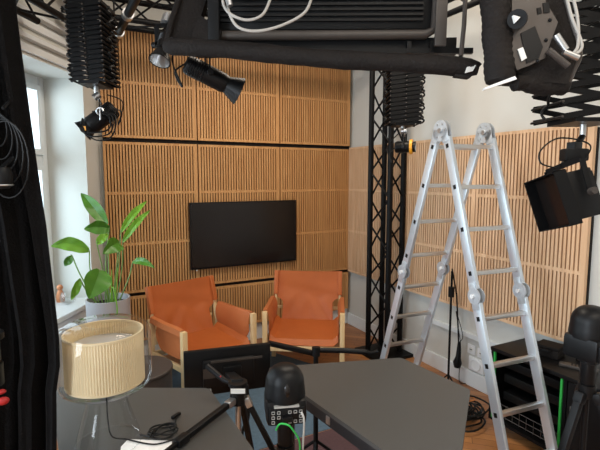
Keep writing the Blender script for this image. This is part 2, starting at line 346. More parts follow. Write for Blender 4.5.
# ------------------------------------------------------------------ leather armchairs
def chair(M, label):
    t = thing('leather_armchair', label, 'armchair', M, 'tan leather armchairs')
    W = .322; D = .25; p = .020
    for sx in (-1, 1):
        o = make('front_post', bx(B(), (sx*W-p, -D-p, 0), (sx*W+p, -D+p, .585), None, .003), M_ash, t)
        make('back_post', bx(B(), (sx*W-p, D-p, 0), (sx*W+p, D+p, .565), None, .003), M_ash, t)
        make('side_rail', bx(B(), (sx*W-.012, -D+p, .27), (sx*W+.012, D-p, .31), None, .003), M_ash, t)
        bm = B(); bar(bm, (sx*(W-.022), D-.03, .36), (sx*(W-.022), D+.075, .795), .02, .028, (0, 1, 0), .003); make('backrest_upright', bm, M_ash, t)
    make('front_rail', bx(B(), (-W+p, -D-.012, .25), (W-p, -D+.012, .295), None, .003), M_ash, t)
    make('rear_rail', bx(B(), (-W+p, D-.012, .25), (W-p, D+.012, .295), None, .003), M_ash, t)
    make('back_rail', bx(B(), (-W+.03, D+.046, .455), (W-.03, D+.066, .48), None, .003), M_ash, t)
    # seat
    g = []
    for i in range(13):
        v = i/12; row = []
        for j in range(15):
            u = j/14*2-1
            z = .345 + .035*v - .022*(1-u*u)*math.sin(PI*min(1, v*1.1)) + (.035*max(0, abs(u)-.86)/.14)
            y = -D-.005+v*(2*D-.035)
            if i == 0: z -= .045; y += .006
            row.append((u*(W-.035), y, z))
        g.append(row)
    make('seat', sheet(B(), g, .008), M_leather, t)
    # back sling: full width band above, narrowing to the seat below
    g = []
    for i in range(22):
        v = i/21; z = .362+v*.448; row = []
        hw = W-.002 if v > .5 else (W-.09)+(.088)*max(0, (v-.36)/.14)**2 if v > .36 else W-.09+.015*(.36-v)
        for j in range(21):
            u = j/20*2-1
            bow = .022*(1-u*u)*(.4+.6*math.sin(PI*v)); cre = .004*math.sin(14*v+3*u)*math.exp(-((v-.62)/.18)**2) + .005*math.sin(9*(v*1.2+abs(u)))*(v < .5)
            y = D+.005+(z-.40)*.22+bow+cre-.035*(1-v)**3 - (.018 if v > .5 else .018)
            if abs(u) > .93 and v > .5: y -= .004
            row.append((u*hw, y, z + .006*u*u*(i == 21)))
        g.append(row)
    make('backrest', sheet(B(), g, .007), M_leather, t)
    for sx in (-1, 1):   # leather pocket around each upright
        make('upright_sleeve', bar(B(), (sx*(W-.022), D+.016, .602), (sx*(W-.022), D+.078, .812), .038, .046, (0, 1, 0), .006), M_leather, t)
    for sx in (-1, 1):
        # arm sling: over the rail, down the inside to the seat with rounded lower corners
        g = []
        for i in range(15):
            v = i/14; row = []
            for j in range(13):
                u = j/12; y = -D+.02+u*(2*D-.04)
                if i == 0: x, z = sx*(W+.018), .545
                elif i == 1: x, z = sx*(W+.016), .588
                elif i == 2: x, z = sx*(W-.012), .592
                else:
                    vv = (i-2)/12; c = .11; e = min(u, 1-u)
                    zb = .335+.10*max(0, 1-e/.22)**2
                    z = .588-(.588-zb)*vv; x = sx*(W-.016-.012*math.sin(PI*vv)*(1+.6*math.sin(u*7))-.012*vv)
                row.append((x, y, z + .002*math.sin(u*9)))
            g.append(row)
        make('armrest_sling', sheet(B(), g, .006), M_leath2, t)
        make('arm_rail', bx(B(), (sx*W-.011, -D+p, .55), (sx*W+.011, D-p, .582)), M_ash, t)
    return t
chair(Matrix.Translation((-1.943, -.816, .004)) @ Matrix.Rotation(math.radians(17.5), 4, 'Z'), 'tan leather armchair with ash wood frame, left of the pair, below the television')
chair(Matrix.Translation((-1.05, -.915, .004)) @ Matrix.Rotation(math.radians(-32.5), 4, 'Z'), 'tan leather armchair with ash wood frame, right of the pair, beside the black truss')

# ------------------------------------------------------------------ drum table, plant
t = wthing('drum_table', 'low round taupe drum side table beside the left leather chair', 'side table', (-2.50, -1.31, 0))
wpart('drum', lathe(B(), [(.195, 0.0), (.2, .01), (.2, .425), (.19, .43)], (-2.50, -1.31, 0), 48), M_drum, t)
wpart('tabletop', lathe(B(), [(.2, .43), (.207, .434), (.207, .446), (.203, .45)], (-2.50, -1.31, 0), 48), M_drum, t)
PT = at(108, 297, 3.45); PT = V((PT.x, PT.y, 0)); PR = 1.7-120*3.45/455
t = wthing('plant_plinth', 'round grey plinth under the potted plant by the window', 'plinth', PT)
lathe_bm = lathe(B(), [(.13, 0), (.14, .01), (.14, PR-.31), (.13, PR-.30)], PT); wpart('column', lathe_bm, M_pot, t)
wpart('foot_ring', lathe(B(), [(.15, 0), (.15, .015), (.138, .02)], PT), M_pot, t)
t = wthing('potted_plant', 'tall broad-leaved green plant in a pale grey pot by the window', 'plant', PT+V((0, 0, PR-.298)))
wpart('pot', lathe(B(), [(.125, PR-.298), (.155, PR-.285), (.157, PR), (.147, PR), (.145, PR-.05), (.02, PR-.051)], PT, 40), M_pot, t)
wpart('soil', lathe(B(), [(.005, PR-.045), (.144, PR-.047), (.144, PR-.06)], PT, 24), M_soil, t)
def leaf(base, tip, wpx, d0, d1, m, root_off, droop=.0, fold=.35, side=0.0, name='leaf'):
    b = at(base[0], base[1], d0); e = at(tip[0], tip[1], d1); ax = e-b; L = ax.length
    view = (CP-b).normalized(); wd = ax.cross(view).normalized(); wd = (wd + view*side).normalized(); nr = wd.cross(ax).normalized()
    if nr.dot(view) < 0: nr = -nr
    hw = wpx/455*d0/2; g = []; n = 14
    for i in range(n+1):
        u = i/n; c = b+ax*u + UP*droop*math.sin(PI*u)*L + nr*(.06*L*math.sin(PI*u))
        ww = hw*(math.sin(PI*min(1, u*.94+.06))**.75)*(1.12-.35*u); row = []
        for j in range(7):
            s = j/3-1; row.append(c+wd*ww*s+nr*(abs(s)*ww*fold + .006*math.sin(u*17+s*2)*abs(s)))
        g.append(row)
    lf = wpart(name, sheet(B(), g, .0016), m, t)
    s0 = PT+V((root_off[0], root_off[1], PR-.05)); mid = (s0+b)/2 + V((root_off[0]*.4, root_off[1]*.4, .04))
    wpart('stem', tube(B(), smooth_path([s0, mid, b, b+ax*.12], 6), [.0065]*12+[.005]*5+[.0035]*2 if False else .0052, 6), M_stem, t)
LV = [((107, 225), (81, 193), 14, 3.45, 3.5, M_leaf, (.01, .02), .02, .45, 0), ((109, 228), (84, 229), 15, 3.4, 3.3, M_leaf, (-.02, .0), .10, .5, .3),
      ((121, 232), (147, 201), 7.5, 3.5, 3.6, M_leafl, (.04, .03), .05, .5, .2), ((123, 242), (150.5, 210), 7.5, 3.4, 3.45, M_leafl, (.05, -.02), .05, .5, .2),
      ((119, 243), (103, 254), 18, 3.35, 3.2, M_leaf, (.02, -.04), .10, .5, .4), ((89, 250), (51, 246), 15, 3.5, 3.4, M_leafl, (-.06, .03), .16, .4, .3),
      ((72, 256), (64.5, 266), 8, 3.5, 3.5, M_leaf, (-.07, .0), 0, .4, 0), ((133, 262), (155, 268), 8, 3.4, 3.35, M_leaf, (.06, -.05), .10, .4, .3),
      ((100, 270), (89, 299), 27, 3.25, 3.15, M_leaf, (-.04, -.06), .02, .45, .3), ((80, 279), (71, 300), 8, 3.3, 3.3, M_leafl, (-.07, -.03), 0, .4, .2),
      ((97, 244), (108, 234), 9, 3.3, 3.35, M_leafl, (.0, -.03), .02, .4, .2)]
for a in LV: leaf(*a)
wpart('young_shoot', tube(B(), smooth_path([PT+V((.03, -.08, PR-.05)), PT+V((.02, -.11, PR+.08)), PT+V((.03, -.15, PR+.10)), PT+V((.045, -.165, PR-.02)), PT+V((.045, -.168, PR-.09))]), .005, 6), M_leafl, t)
for q in ((.0, .03), (.05, .02), (.02, -.02)):
    wpart('young_shoot', tube(B(), [PT+V((q[0], q[1], PR-.05)), PT+V((q[0]*1.6, q[1]*1.5, PR+.22))], [.009, .003], 6), M_leafl, t)
# things on the sill
def lp(x, y, z): return WM @ V((x, y, z))
t = wthing('glass_vase', 'small clear faceted glass vase on the window sill', 'vase', lp(.42, .10, SILL))
wpart('bowl', lathe(B(), [(.02, 0), (.055, .02), (.062, .06), (.05, .095), (.042, .10), (.055, .06), (.045, .02), (.005, .01)], lp(.42, .10, SILL), 10), M_glass, t, smooth=False)
wpart('stem_water', lathe(B(), [(.002, .012), (.04, .02), (.048, .05), (.002, .05)], lp(.42, .10, SILL), 10), M_glass, t)
t = wthing('terracotta_figure', 'small orange terracotta ornament on the window sill', 'ornament', lp(.36, .20, SILL))
wpart('body', lathe(B(), [(.03, 0), (.034, .04), (.022, .085), (.012, .10)], lp(.36, .20, SILL), 16), M_clay, t)
wpart('head', ball(B(), lp(.36, .20, SILL+.12), .024, (1, 1, 1)), M_clay, t)

# ------------------------------------------------------------------ tables
def roundpoly(P, r, k=4):
    out = []; n = len(P)
    for i in range(n):
        a, b, c = V(P[i-1]), V(P[i]), V(P[(i+1) % n]); u = (a-b).normalized(); v = (c-b).normalized(); ang = u.angle(v); d = r/math.tan(ang/2)
        p0, p1 = b+u*d, b+v*d
        for j in range(k+1): s = j/k; out.append(p0*(1-s)**2 + b*2*s*(1-s) + p1*s*s)
    return out
def trap_table(P, label, latch, legs):
    c = sum((V((x, y, 0)) for x, y in P), V())/len(P); t = wthing('trapezoid_table', label, 'table', c, 'dark grey trapezoid tables')
    rp = roundpoly([(x, y, 0) for x, y in P], .035)
    wpart('tabletop', prism(B(), [(p.x, p.y, .722) for p in rp], (0, 0, .018)), M_table, t, smooth=False)
    q = [c+(p-c)*.992 for p in rp]; wpart('edge_band', prism(B(), [(p.x, p.y, .705) for p in q], (0, 0, .0165)), M_tedge, t, smooth=False)
    q2 = [c+(p-c)*.985 for p in rp]; wpart('underframe', prism(B(), [(p.x, p.y, .672) for p in q2], (0, 0, .031)), M_tedge, t, smooth=False)
    for x, y in legs:
        lg = wpart('leg', tube(B(), [(x, y, .035), (x, y, .673)], .019, 12), M_greym, t)
        wpart('foot_cap', lathe(B(), [(.024, 0), (.026, .01), (.026, .03), (.020, .04)], (x, y, 0), 12), M_plast, t, par=lg)
    if latch:
        wpart('latch', bx(B(), (-.012, -.003, -.017), (.012, .003, .017), Matrix.Translation(latch) @ Matrix.Rotation(math.radians(96), 4, 'Z'), .002), M_silver, t)
    return t
trap_table([(-2.349, -2.401), (-2.995, -2.055), (-2.90, -3.45), (-2.342, -3.12)], 'dark grey trapezoid table carrying the glass lamp, at lower left', None, [(-2.42, -2.50), (-2.90, -2.22), (-2.86, -3.30), (-2.42, -3.05)])
trap_table([(-2.03, -2.31), (-1.335, -2.53), (-1.30, -2.965), (-1.906, -3.456)], 'dark grey trapezoid table at lower centre, empty top, beside the ladder', (-1.972, -2.83, .700), [(-1.94, -2.42), (-1.42, -2.60), (-1.385, -2.90), (-1.84, -3.30)])

# ------------------------------------------------------------------ glass table lamp
LB = V((-2.803, -2.632, .74)); 
ax = at(105, 360, 1.62); LB = V((ax.x, ax.y, .74))
t = wthing('table_lamp', 'glass table lamp with cream pleated drum shade on the left dark table', 'table lamp', LB)
g = lathe(B(), [(.112, 0.0), (.113, .006), (.108, .03), (.085, .105), (.068, .165), (.066, .18)], LB, 48, cap=False)
wpart('glass_base', g, M_glass, t)
wpart('glass_rim', tube(B(), [LB+V((.112*math.cos(a*PI/24), .112*math.sin(a*PI/24), .004)) for a in range(48)], .0028, 6, True), M_glass, t)
g = lathe(B(), [(.066, .18), (.075, .205), (.13, .213), (.150, .228), (.158, .255), (.158, .40), (.150, .43), (.125, .445), (.06, .45)], LB, 56, cap=False)
wpart('glass_dome', g, M_glass, t)
bm = B(); NP = 180; rows = []
for z in (.238, .243, .32, .412, .417):
    rows.append([LB+V(((.1285+.0028*(k % 2))*math.cos(2*PI*k/NP), (.1285+.0028*(k % 2))*math.sin(2*PI*k/NP), z)) for k in range(NP+1)])
sheet(bm, rows, .0025); sh = wpart('lamp_shade', bm, M_pleat, t)
for z in (.239, .416):
    wpart('shade_hem', lathe(B(), [(.127, z-.004), (.133, z-.004), (.133, z+.004), (.127, z+.004), (.127, z-.004)], LB, 56, cap=False), M_pleat, t, par=sh)
wpart('diffuser', lathe(B(), [(.002, .365), (.122, .365), (.122, .369), (.002, .369)], LB, 40), M_frost, t)
wpart('bulb_holder', lathe(B(), [(.012, .20), (.022, .21), (.022, .28), (.012, .29)], LB, 16), M_plast, t)
wpart('bulb', ball(B(), LB+V((0, 0, .33)), .035), M_label, t)
pts = [LB+V((0, 0, .20)), LB+V((0, 0, .10)), LB+V((.01, -.01, .03)), LB+V((.06, -.02, .008)), LB+RT*.16+V((0, -.02, .006)), LB+RT*.25+V((0, .02, .006))]
wpart('cord', tube(B(), smooth_path(pts), .0028, 6), M_cable, t)
# coiled cable and paper on the table
def tp(px, py, z=.742): 
    d = (1.7-z)*455; o = at(px, py, 1); r = o-CP; k = (z-CP.z)/r.z; return CP+r*k
cc = tp(163, 433); bm = B(); pts = []
for i in range(120):
    a = i/120*2*PI*3.6; r = .035+.014*math.sin(a*1.7)+.004*math.sin(a*.3); pts.append(cc+V((math.cos(a)*r*1.2, math.sin(a)*r, .005+.0025*(i/30))))
tube(bm, [tp(180, 415)+V((0, 0, .004)), tp(176, 420)+V((0, 0, .006))] + pts + [tp(150, 440)+V((0, 0, .012)), tp(140, 436)+V((0, 0, .006))], .0032, 6)
t = wthing('coiled_cable', 'small coil of black cable with plug lying on the left dark table', 'cable', cc); wpart('cord', bm, M_cable, t)
wpart('plug', bar(B(), tp(180, 415)+V((0, 0, .008)), tp(172, 420)+V((0, 0, .008)), .014, .012, None, .003), M_plast, t)
P = [tp(121, 447, .7405), tp(128, 439.5, .7405), tp(172, 441, .7405), tp(170, 470, .7405), tp(118, 468, .7405)]
tag(make('paper_sheet', prism(B(), P, (0, 0, .0012)), M_paper, None, False), 'white sheet of paper under the black cable coil at the table front', 'paper')

# ------------------------------------------------------------------ black truss tower
TC = V((-.22, -.964, 0)); RTW = math.radians(-27.5)
def truss(t, a, b, side, rc, rw, up, pitch=.24, cross=False):
    a, b = V(a), V(b); z = (b-a).normalized(); L = (b-a).length; up = V(up); x = up.cross(z).normalized(); y = z.cross(x); h = side/2
    cs = [x*h+y*h, -x*h+y*h, -x*h-y*h, x*h-y*h]
    for c in cs: wpart('chord', tube(B(), [a+c, b+c], rc, 10), M_black, t)
    n = max(2, int(L/pitch)); 
    for k in range(4):
        bm = B(); c0, c1 = cs[k], cs[(k+1) % 4]
        for i in range(n):
            p0 = a+z*L*(i/n); p1 = a+z*L*((i+1)/n)
            if i % 2: tube(bm, [p0+c0, p1+c1], rw, 6)
            else: tube(bm, [p0+c1, p1+c0], rw, 6)
        wpart('bracing', bm, M_black, t)
t = wthing('truss_tower', 'tall black lattice truss tower standing near the right wall corner', 'truss', TC)
m45 = Matrix.Rotation(RTW+PI/4, 3, 'Z') @ V((0, 1, 0))
truss(t, TC+V((0, 0, .03)), TC+V((0, 0, 2.98)), .215, .026, .009, m45, .235)
wpart('base_plate', bx(B(), (-.2, -.2, 0), (.2, .2, .03), Matrix.Translation(TC), .004), M_black, t)
# overhead rig
t = wthing('overhead_truss', 'black lighting truss running above the slatted back wall', 'truss', (-1.9, -.55, 3.0))
truss(t, (-2.85, -.60, 2.95), (-.05, -.60, 2.95), .20, .022, .008, (0, 0, 1), .22)
for x in (-2.4, -.6): wpart('hanger', tube(B(), [(x, -.60, 3.06), (x, -.60, H)], .01, 8), M_black, t)
t = wthing('overhead_truss', 'black lighting truss high along the window wall at upper left', 'truss', lp(1.6, -.22, 2.98))
truss(t, lp(.95, -.22, 2.80), lp(3.4, -.22, 2.80), .20, .022, .008, (0, 0, 1), .22)
for x in (1.1, 2.9): wpart('hanger', tube(B(), [lp(x, -.22, 2.91), lp(x, -.22, H)], .01, 8), M_black, t)
def pipe(a, b, label, m=M_black, r=.024):
    a, b = V(a), V(b); t = wthing('lighting_pipe', label, 'pipe', a); wpart('pipe', tube(B(), [a, b], r, 12), m, t)
    for k in (.15, .85):
        p = a.lerp(b, k); wpart('hanger', tube(B(), [p+V((0, 0, r)), V((p.x, p.y, H))], .006, 6), M_black, t)
    for k in (.3, .62): p = a.lerp(b, k); d = (b-a).normalized(); wpart('clamp', tube(B(), [p-d*.025, p+d*.025], r+.009, 12), M_silver, t)
pipe(at(112, 46, 3.25), at(142, -14, 2.2), 'dark lighting pipe slanting overhead beside the left scissor arm', M_blackm)
t = wthing('overhead_truss', 'black lighting truss above the ladder at upper right', 'truss', (-.45, -1.6, 3.0))
truss(t, (-.45, -1.3, 2.98), (-.45, -3.6, 2.98), .20, .022, .008, (0, 0, 1), .22)
for y in (-1.2, -3.2): wpart('hanger', tube(B(), [(-.45, y, 3.09), (-.45, y, H)], .01, 8), M_black, t)

# ------------------------------------------------------------------ scissor hangers
def pantograph(top, h, wdt, dep, n, label, ang=YAW, sk=0, top_to=2.95, bh=.018):
    top = V(top); t = wthing('scissor_hanger', label, 'light hanger', top, 'scissor light hangers', -ang)
    BH = bh; X = V((math.cos(ang), -math.sin(ang), 0)); Y = V((math.sin(ang), math.cos(ang), 0)); st = h/n
    for s in (-1, 1):
        bm = B()
        for i in range(n):
            z0 = top.z-i*st; z1 = z0-st; c = V((top.x, top.y, 0)) + Y*(s*dep/2) + X*sk*(i/n)
            for q in (-1, 1):
                a = c+X*(-q*wdt/2)+V((0, 0, z0)) + Y*q*.006; b = c+X*(q*wdt/2)+V((0, 0, z1)) + Y*q*.006; bar(bm, a, b, .006, BH, (0, 0, 1) if abs((b-a).normalized().z) < .9 else None)
        wpart('scissor_arms', bm, M_blackm, t, smooth=False)
    bm = B(); caps = []
    for i in range(n+1):
        z = top.z-i*st; c = V((top.x, top.y, z)) + X*sk*(i/n)
        for q in (-1, 1): 
            tube(bm, [c+X*q*wdt/2-Y*(dep/2+.016), c+X*q*wdt/2+Y*(dep/2+.016)], .006, 6); caps.append(c+X*q*wdt/2-Y*(dep/2+.020))
        if i < n: tube(bm, [c-V((0, 0, st/2))-Y*(dep/2+.012), c-V((0, 0, st/2))+Y*(dep/2+.012)], .005, 6); caps.append(c-V((0, 0, st/2))-Y*(dep/2+.016))
    wpart('cross_pins', bm, M_blackm, t); 
    cap = None
    for p in caps:
        if cap is None: cap = make('pin_cap', ball(B(), (0, 0, 0), .0055, seg=6), M_greym, t); o = cap
        else: o = cap.copy(); COL.objects.link(o)
        o.location = ROOTI[t.name] @ p
    for s in (-1, 1):
        bm = B(); pts = []; c = V((top.x, top.y, 0)) + X*sk*.5
        for i in range(n*6+1):
            u = i/6; z = top.z-u*st; k = (u % 1); pts.append(c+X*(s*(wdt/2+.012+.016*math.sin(PI*k)))-Y*(dep/2*(.4+.3*math.sin(u*2)))+V((0, 0, z)))
        wpart('cable', tube(bm, pts, .0065, 6), M_cable, t)
    wpart('top_bracket', bx(B(), (-wdt*.5, -dep*.5, 0.0), (wdt*.5, dep*.5, .02), Matrix.Translation(top) @ Matrix.Rotation(-ang, 4, 'Z')), M_blackm, t)
    wpart('suspension_rod', tube(B(), [top, V((top.x, top.y, max(top.z+.05, top_to)))], .014, 8), M_blackm, t)
    bt = top+X*sk-V((0, 0, h)); wpart('bottom_bracket', bx(B(), (-wdt*.3, -dep*.5, -.018), (wdt*.3, dep*.5, 0), Matrix.Translation(bt) @ Matrix.Rotation(-ang, 4, 'Z')), M_blackm, t)
    wpart('spigot', tube(B(), [bt-V((0, 0, .018)), bt-V((0, 0, .075))], .014, 10), M_silver, t)
    return bt-V((0, 0, .075))
p1 = pantograph(at(91, 9, 2.7), .43, .20, .20, 16, 'compressed black scissor hanger at upper left by the window', sk=.01, top_to=H)
p2 = pantograph(at(404, 64, 3.4), .44, .235, .18, 14, 'compressed black scissor hanger in front of the black truss tower', top_to=H, bh=.024)
p3 = pantograph(at(592, -12, 2.1), .60, .36, .24, 9, 'half-open black scissor hanger at the right edge', top_to=H, bh=.026)

# ------------------------------------------------------------------ fixtures
def spot(c, aim, L, r, label, ring=None, hang=None, cone=1.5, group='small hanging spotlights', cl=.09, body=M_plast):
    c = V(c); a = V(aim).normalized(); up = UP; s = a.cross(up).normalized(); u = s.cross(a)
    M = Matrix.Translation(c) @ Matrix((s, u, a)).transposed().to_4x4(); t = wthing('spotlight', label, 'spotlight', c, group)
    wpart('housing', lathe(B(), [(r*.6, -L*.62), (r*.9, -L*.58), (r, -L*.5), (r, L*.42), (r*.92, L*.5)], seg=20, M=M), body, t)
    bm = B()
    for k in range(7): lathe(bm, [(r*1.0, -L*.5+k*L*.06), (r*1.07, -L*.5+k*L*.06+.002), (r*1.0, -L*.5+k*L*.06+.004)], seg=20, M=M, cap=False)
    wpart('cooling_fins', bm, body, t)
    z0 = L*.5
    wpart('snoot', lathe(B(), [(r*.85, z0), (r*cone, z0+cl), (r*cone-.003, z0+cl), (r*.78, z0+.004)], seg=24, M=M, cap=False), body, t)
    wpart('snoot_lining', lathe(B(), [(r*.76, z0+.006), (r*cone-.005, z0+cl-.001)], seg=24, M=M, cap=False), M_silver, t)
    wpart('lens', lathe(B(), [(r*.75, z0+.002), (r*.5, z0+.009), (.001, z0+.012)], seg=20, M=M), M_label if ring is None else M_plast, t)
    if ring: wpart('filter_ring', lathe(B(), [(r*1.02, z0-.012), (r*1.3, z0-.012), (r*1.3, z0+.008), (r*1.02, z0+.008)], seg=24, M=M), ring, t)
    hp = V(hang) if hang is not None else c+UP*(r+.14)
    yk = B(); 
    for q in (-1, 1): bar(yk, c+s*q*(r+.008), c+s*q*(r+.008)+UP*(r+.045), .004, .022, s)
    bar(yk, c-s*(r+.01)+UP*(r+.045), c+s*(r+.01)+UP*(r+.045), .022, .004, a); wpart('yoke', yk, M_blackm, t)
    for q in (-1, 1): wpart('tilt_knob', tube(B(), [c+s*q*(r+.01), c+s*q*(r+.03)], .013, 12), M_plast, t)
    wpart('stem', tube(B(), [c+UP*(r+.045), hp], .008, 8), M_silver, t)
    wpart('clamp', tube(B(), [hp-a*.02, hp+a*.02], .022, 10), M_silver, t)
    pts = [c-a*L*.6, c-a*(L*.6+.05)-UP*.06, c-a*(L*.6+.02)-UP*.11+s*.02, c-a*(L*.6+.06)+UP*.0, c-a*L*.3+UP*.11]; wpart('cable', tube(B(), smooth_path(pts), .004, 6), M_cable, t)
    return t
a1 = (at(241, 92, 2.06)-at(195, 68, 1.98)); spot(at(208, 75, 1.98), a1, .17, .042, 'small black spotlight with flared snoot hanging in front of the upper slatted panels', hang=at(209, 52, 1.98), cone=1.5, cl=.065)
a2 = (at(158, 66, 1.86)-at(165, 44, 1.9)); spot(at(165, 44, 1.90), a2, .07, .03, 'small spotlight with silver-lined snoot at the left end of the big softlight', hang=at(167, 20, 1.9), cone=1.5, cl=.055)
a3 = RT*.95 - FW*.35; spot(at(404, 147, 3.4), a3, .11, .042, 'small black spotlight with orange ring beside the truss tower', ring=M_yel, hang=at(404, 131, 3.4), cone=.95, cl=.03)
sp = spot(p1-V((0, 0, .13))+RT*.02, -RT*.6-FW*.2-UP*.5, .17, .055, 'small black spotlight under the left scissor hanger', hang=p1, cone=1.2, cl=.05)
bm = B(); q = p1-V((0, 0, .1)); 
t = wthing('hook_clamp', 'silver hook clamp and loose cables under the left scissor hanger', 'clamp', q+RT*.05)
wpart('jaw', tube(B(), [q+RT*(.05+.02*math.cos(k/8*PI*1.5))-FW*.08+UP*.02*math.sin(k/8*PI*1.5) for k in range(9)], .005, 8), M_silver, t)
wpart('bolt', tube(B(), [q+RT*.05-FW*.08-UP*.05, q+RT*.05-FW*.08+UP*.02], .005, 8), M_silver, t)
wpart('yellow_tag', bx(B(), (-.012, -.002, -.012), (.012, .002, .012), Matrix.Translation(q-RT*.05-FW*.08-UP*.1) @ Matrix.Rotation(-YAW, 4, 'Z')), M_yel, t)
for k in range(3):
    pts = [q+RT*(.02*k)-FW*.07, q+RT*(.1+.02*k)-FW*.08-UP*.03, q+RT*(.09+.01*k)-FW*.08-UP*(.11+.02*k), q-RT*(.06-.03*k)-FW*.08-UP*(.12+.02*k), q-RT*.06-FW*.07-UP*.04]
    wpart('cable', tube(B(), smooth_path(pts), .0045, 6), M_cable, t)

# square LED panel hanging at the right
LC = at(567, 198, 1.95); t = wthing('square_led_light', 'black boxy studio light hanging below the right scissor hanger', 'studio light', LC)
nrm = (-RT*.97-FW*.14-UP*.22).normalized(); sx = nrm.cross(UP).normalized(); uy = sx.cross(nrm)
ML = Matrix.Translation(LC) @ Matrix((sx, uy, nrm)).transposed().to_4x4() @ Matrix.Rotation(math.radians(-14), 4, 'Z')
bm = B(); bx(bm, (-.09, -.10, -.075), (.09, .10, .045), ML, .006); wpart('housing', bm, M_plast, t)
bm = B()
for k in range(8): bx(bm, (-.075+k*.02, -.085, -.09), (-.067+k*.02, .085, -.075), ML)
wpart('cooling_fins', bm, M_plast, t, smooth=False)
bm = B()
for a, b in (((-.105, -.115, .045), (-.1, .115, .10)), ((.1, -.115, .045), (.105, .115, .10)), ((-.105, .11, .045), (.105, .115, .10)), ((-.105, -.115, .045), (.105, -.11, .10))): bx(bm, a, b, ML)
wpart('hood', bm, M_black, t, smooth=False)
wpart('led_face', bx(B(), (-.1, -.11, .045), (.1, .11, .05), ML), M_screen, t, smooth=False)
wpart('rating_label', bx(B(), (-.03, .0955, -.03), (.03, .0965, -.01), ML), M_label, t)
bm = B(); 
for q in (-1, 1): bar(bm, ML @ V((q*.115, 0, -.02)), ML @ V((q*.115, .14, -.03)), .006, .024, nrm)
bar(bm, ML @ V((-.118, .14, -.03)), ML @ V((.118, .14, -.03)), .024, .006, nrm); wpart('yoke', bm, M_blackm, t)
for q in (-1, 1): wpart('tilt_knob', tube(B(), [ML @ V((q*.115, 0, -.02)), ML @ V((q*.14, 0, -.02))], .015, 12), M_greym, t)
yt = ML @ V((0, .14, -.03)); wpart('stem', tube(B(), [yt, p3], .014, 10), M_blackm, t)
wpart('clamp', bx(B(), (-.03, -.02, -.03), (.03, .02, .03), Matrix.Translation(yt.lerp(p3, .55)), .006), M_plast, t)
wpart('cable', tube(B(), smooth_path([ML @ V((0, .05, -.07)), at(582, 165, 1.95), at(590, 145, 1.95), at(560, 138, 1.93), at(541, 150, 1.93), at(541, 163, 1.93), at(556, 168, 1.93)]), .0035, 6), M_cable, t)
bm = B(); box(bm, (0, 0, 0), (.10, .06, .055), Matrix.Translation(at(574, 155, 1.98)) @ Matrix.Rotation(-YAW, 4, 'Z'), .01); wpart('driver_box', bm, M_plast, t)

# big softlight across the top
t = wthing('large_softlight', 'long black softlight with padded fabric skirt hanging across the top', 'studio light', at(330, 20, 1.75))
def padded(a, b, r, n=40, m=M_nylon, name='fabric_skirt', fl=.8, par=None):
    a, b = V(a), V(b); pts = []; rr = []
    for i in range(n+1):
        u = i/n; pts.append(a.lerp(b, u)+UP*.004*math.sin(u*9)); rr.append(r*(1+.03*math.sin(u*n*1.9)+.04*math.sin(u*23))*(1 if 0 < i < n else .7))
    return tube(B(), pts, rr, 14)
wpart('fabric_skirt', padded(at(165, 46, 1.80), at(478, 69, 1.62), .033), M_nylon, t)
# end wedge of fabric and label
wpart('skirt_corner', prism(B(), [at(462, 60, 1.62), at(480, 62, 1.60), at(482, 64, 1.60), at(470, 78, 1.61), at(455, 76, 1.62)], FW*.03), M_nylon, t)
wpart('corner_label', prism(B(), [at(467, 67, 1.595), at(476, 65, 1.595), at(473, 71, 1.595), at(465, 73, 1.595)], FW*.003), M_label, t)
MX = Matrix.Translation(at(325, 10, 1.78)) @ Matrix.Rotation(-YAW-math.radians(2), 4, 'Z') @ Matrix.Rotation(math.radians(0.3), 4, 'Y')
wpart('housing', bx(B(), (-.45, .0, -.075), (.42, .26, .30), MX, .02), M_black, t)
bm = B()
for k in range(16): bx(bm, (-.41, -.012, -.045+k*.02), (.38, .0, -.036+k*.02), MX)
wpart('cooling_fins', bm, M_blackm, t, smooth=False)
wpart('lower_lip', tube(B(), [MX @ V((-.48, .0, -.095)), MX @ V((.39, .0, -.095)), MX @ V((.43, .0, -.075)), MX @ V((.435, .0, .1))], .019, 12), M_greym, t)
wpart('lower_cover', bx(B(), (-.52, .02, -.165), (.52, .06, -.10), MX), M_black, t)
wpart('frame_rail', bx(B(), (-.55, -.0, -.165), (.58, .02, -.145), MX), M_blackm, t)
for x in (-.43, .44):
    wpart('yoke_arm', bx(B(), (x-.022, -.05, -.15), (x+.022, -.035, .35), MX, .004), M_black if x < 0 else M_greym, t)
for x in (.33, .42, -.3): wpart('frame_strut', bx(B(), (x-.008, -.005, -.165), (x+.008, .02, -.12), MX), M_blackm, t)
wpart('side_flap', prism(B(), [at(160, 44, 1.8), at(192, 46, 1.8), at(206, 0, 1.85), at(206, -25, 1.85), at(182, -25, 1.85), at(172, 10, 1.82)], FW*.05), M_nylon, t)
wpart('side_flap', prism(B(), [at(190, 50, 1.76), at(218, 46, 1.76), at(221, 30, 1.76), at(200, 15, 1.8), at(193, 30, 1.78)], FW*.04), M_nylon, t)
wpart('side_strut', tube(B(), [at(466, -15, 1.65), at(464, 25, 1.63), at(461, 56, 1.62)], .008, 8), M_greym, t)
wpart('edge_tube', tube(B(), [at(166, 47, 1.79), at(172, 20, 1.8), at(184, -15, 1.84)], .012, 10), M_nylon, t)
wpart('suspension_bar', bar(B(), MX @ V((0, .12, .3)), V(((MX @ V((0, .12, .3))).x, (MX @ V((0, .12, .3))).y, H)), .04, .04), M_black, t)
C1 = [at(222, -8, 1.7), at(224, 6, 1.68), at(232, 15, 1.66), at(247, 20, 1.66), at(262, 15, 1.66), at(270, 0, 1.68), at(272, -10, 1.7)]
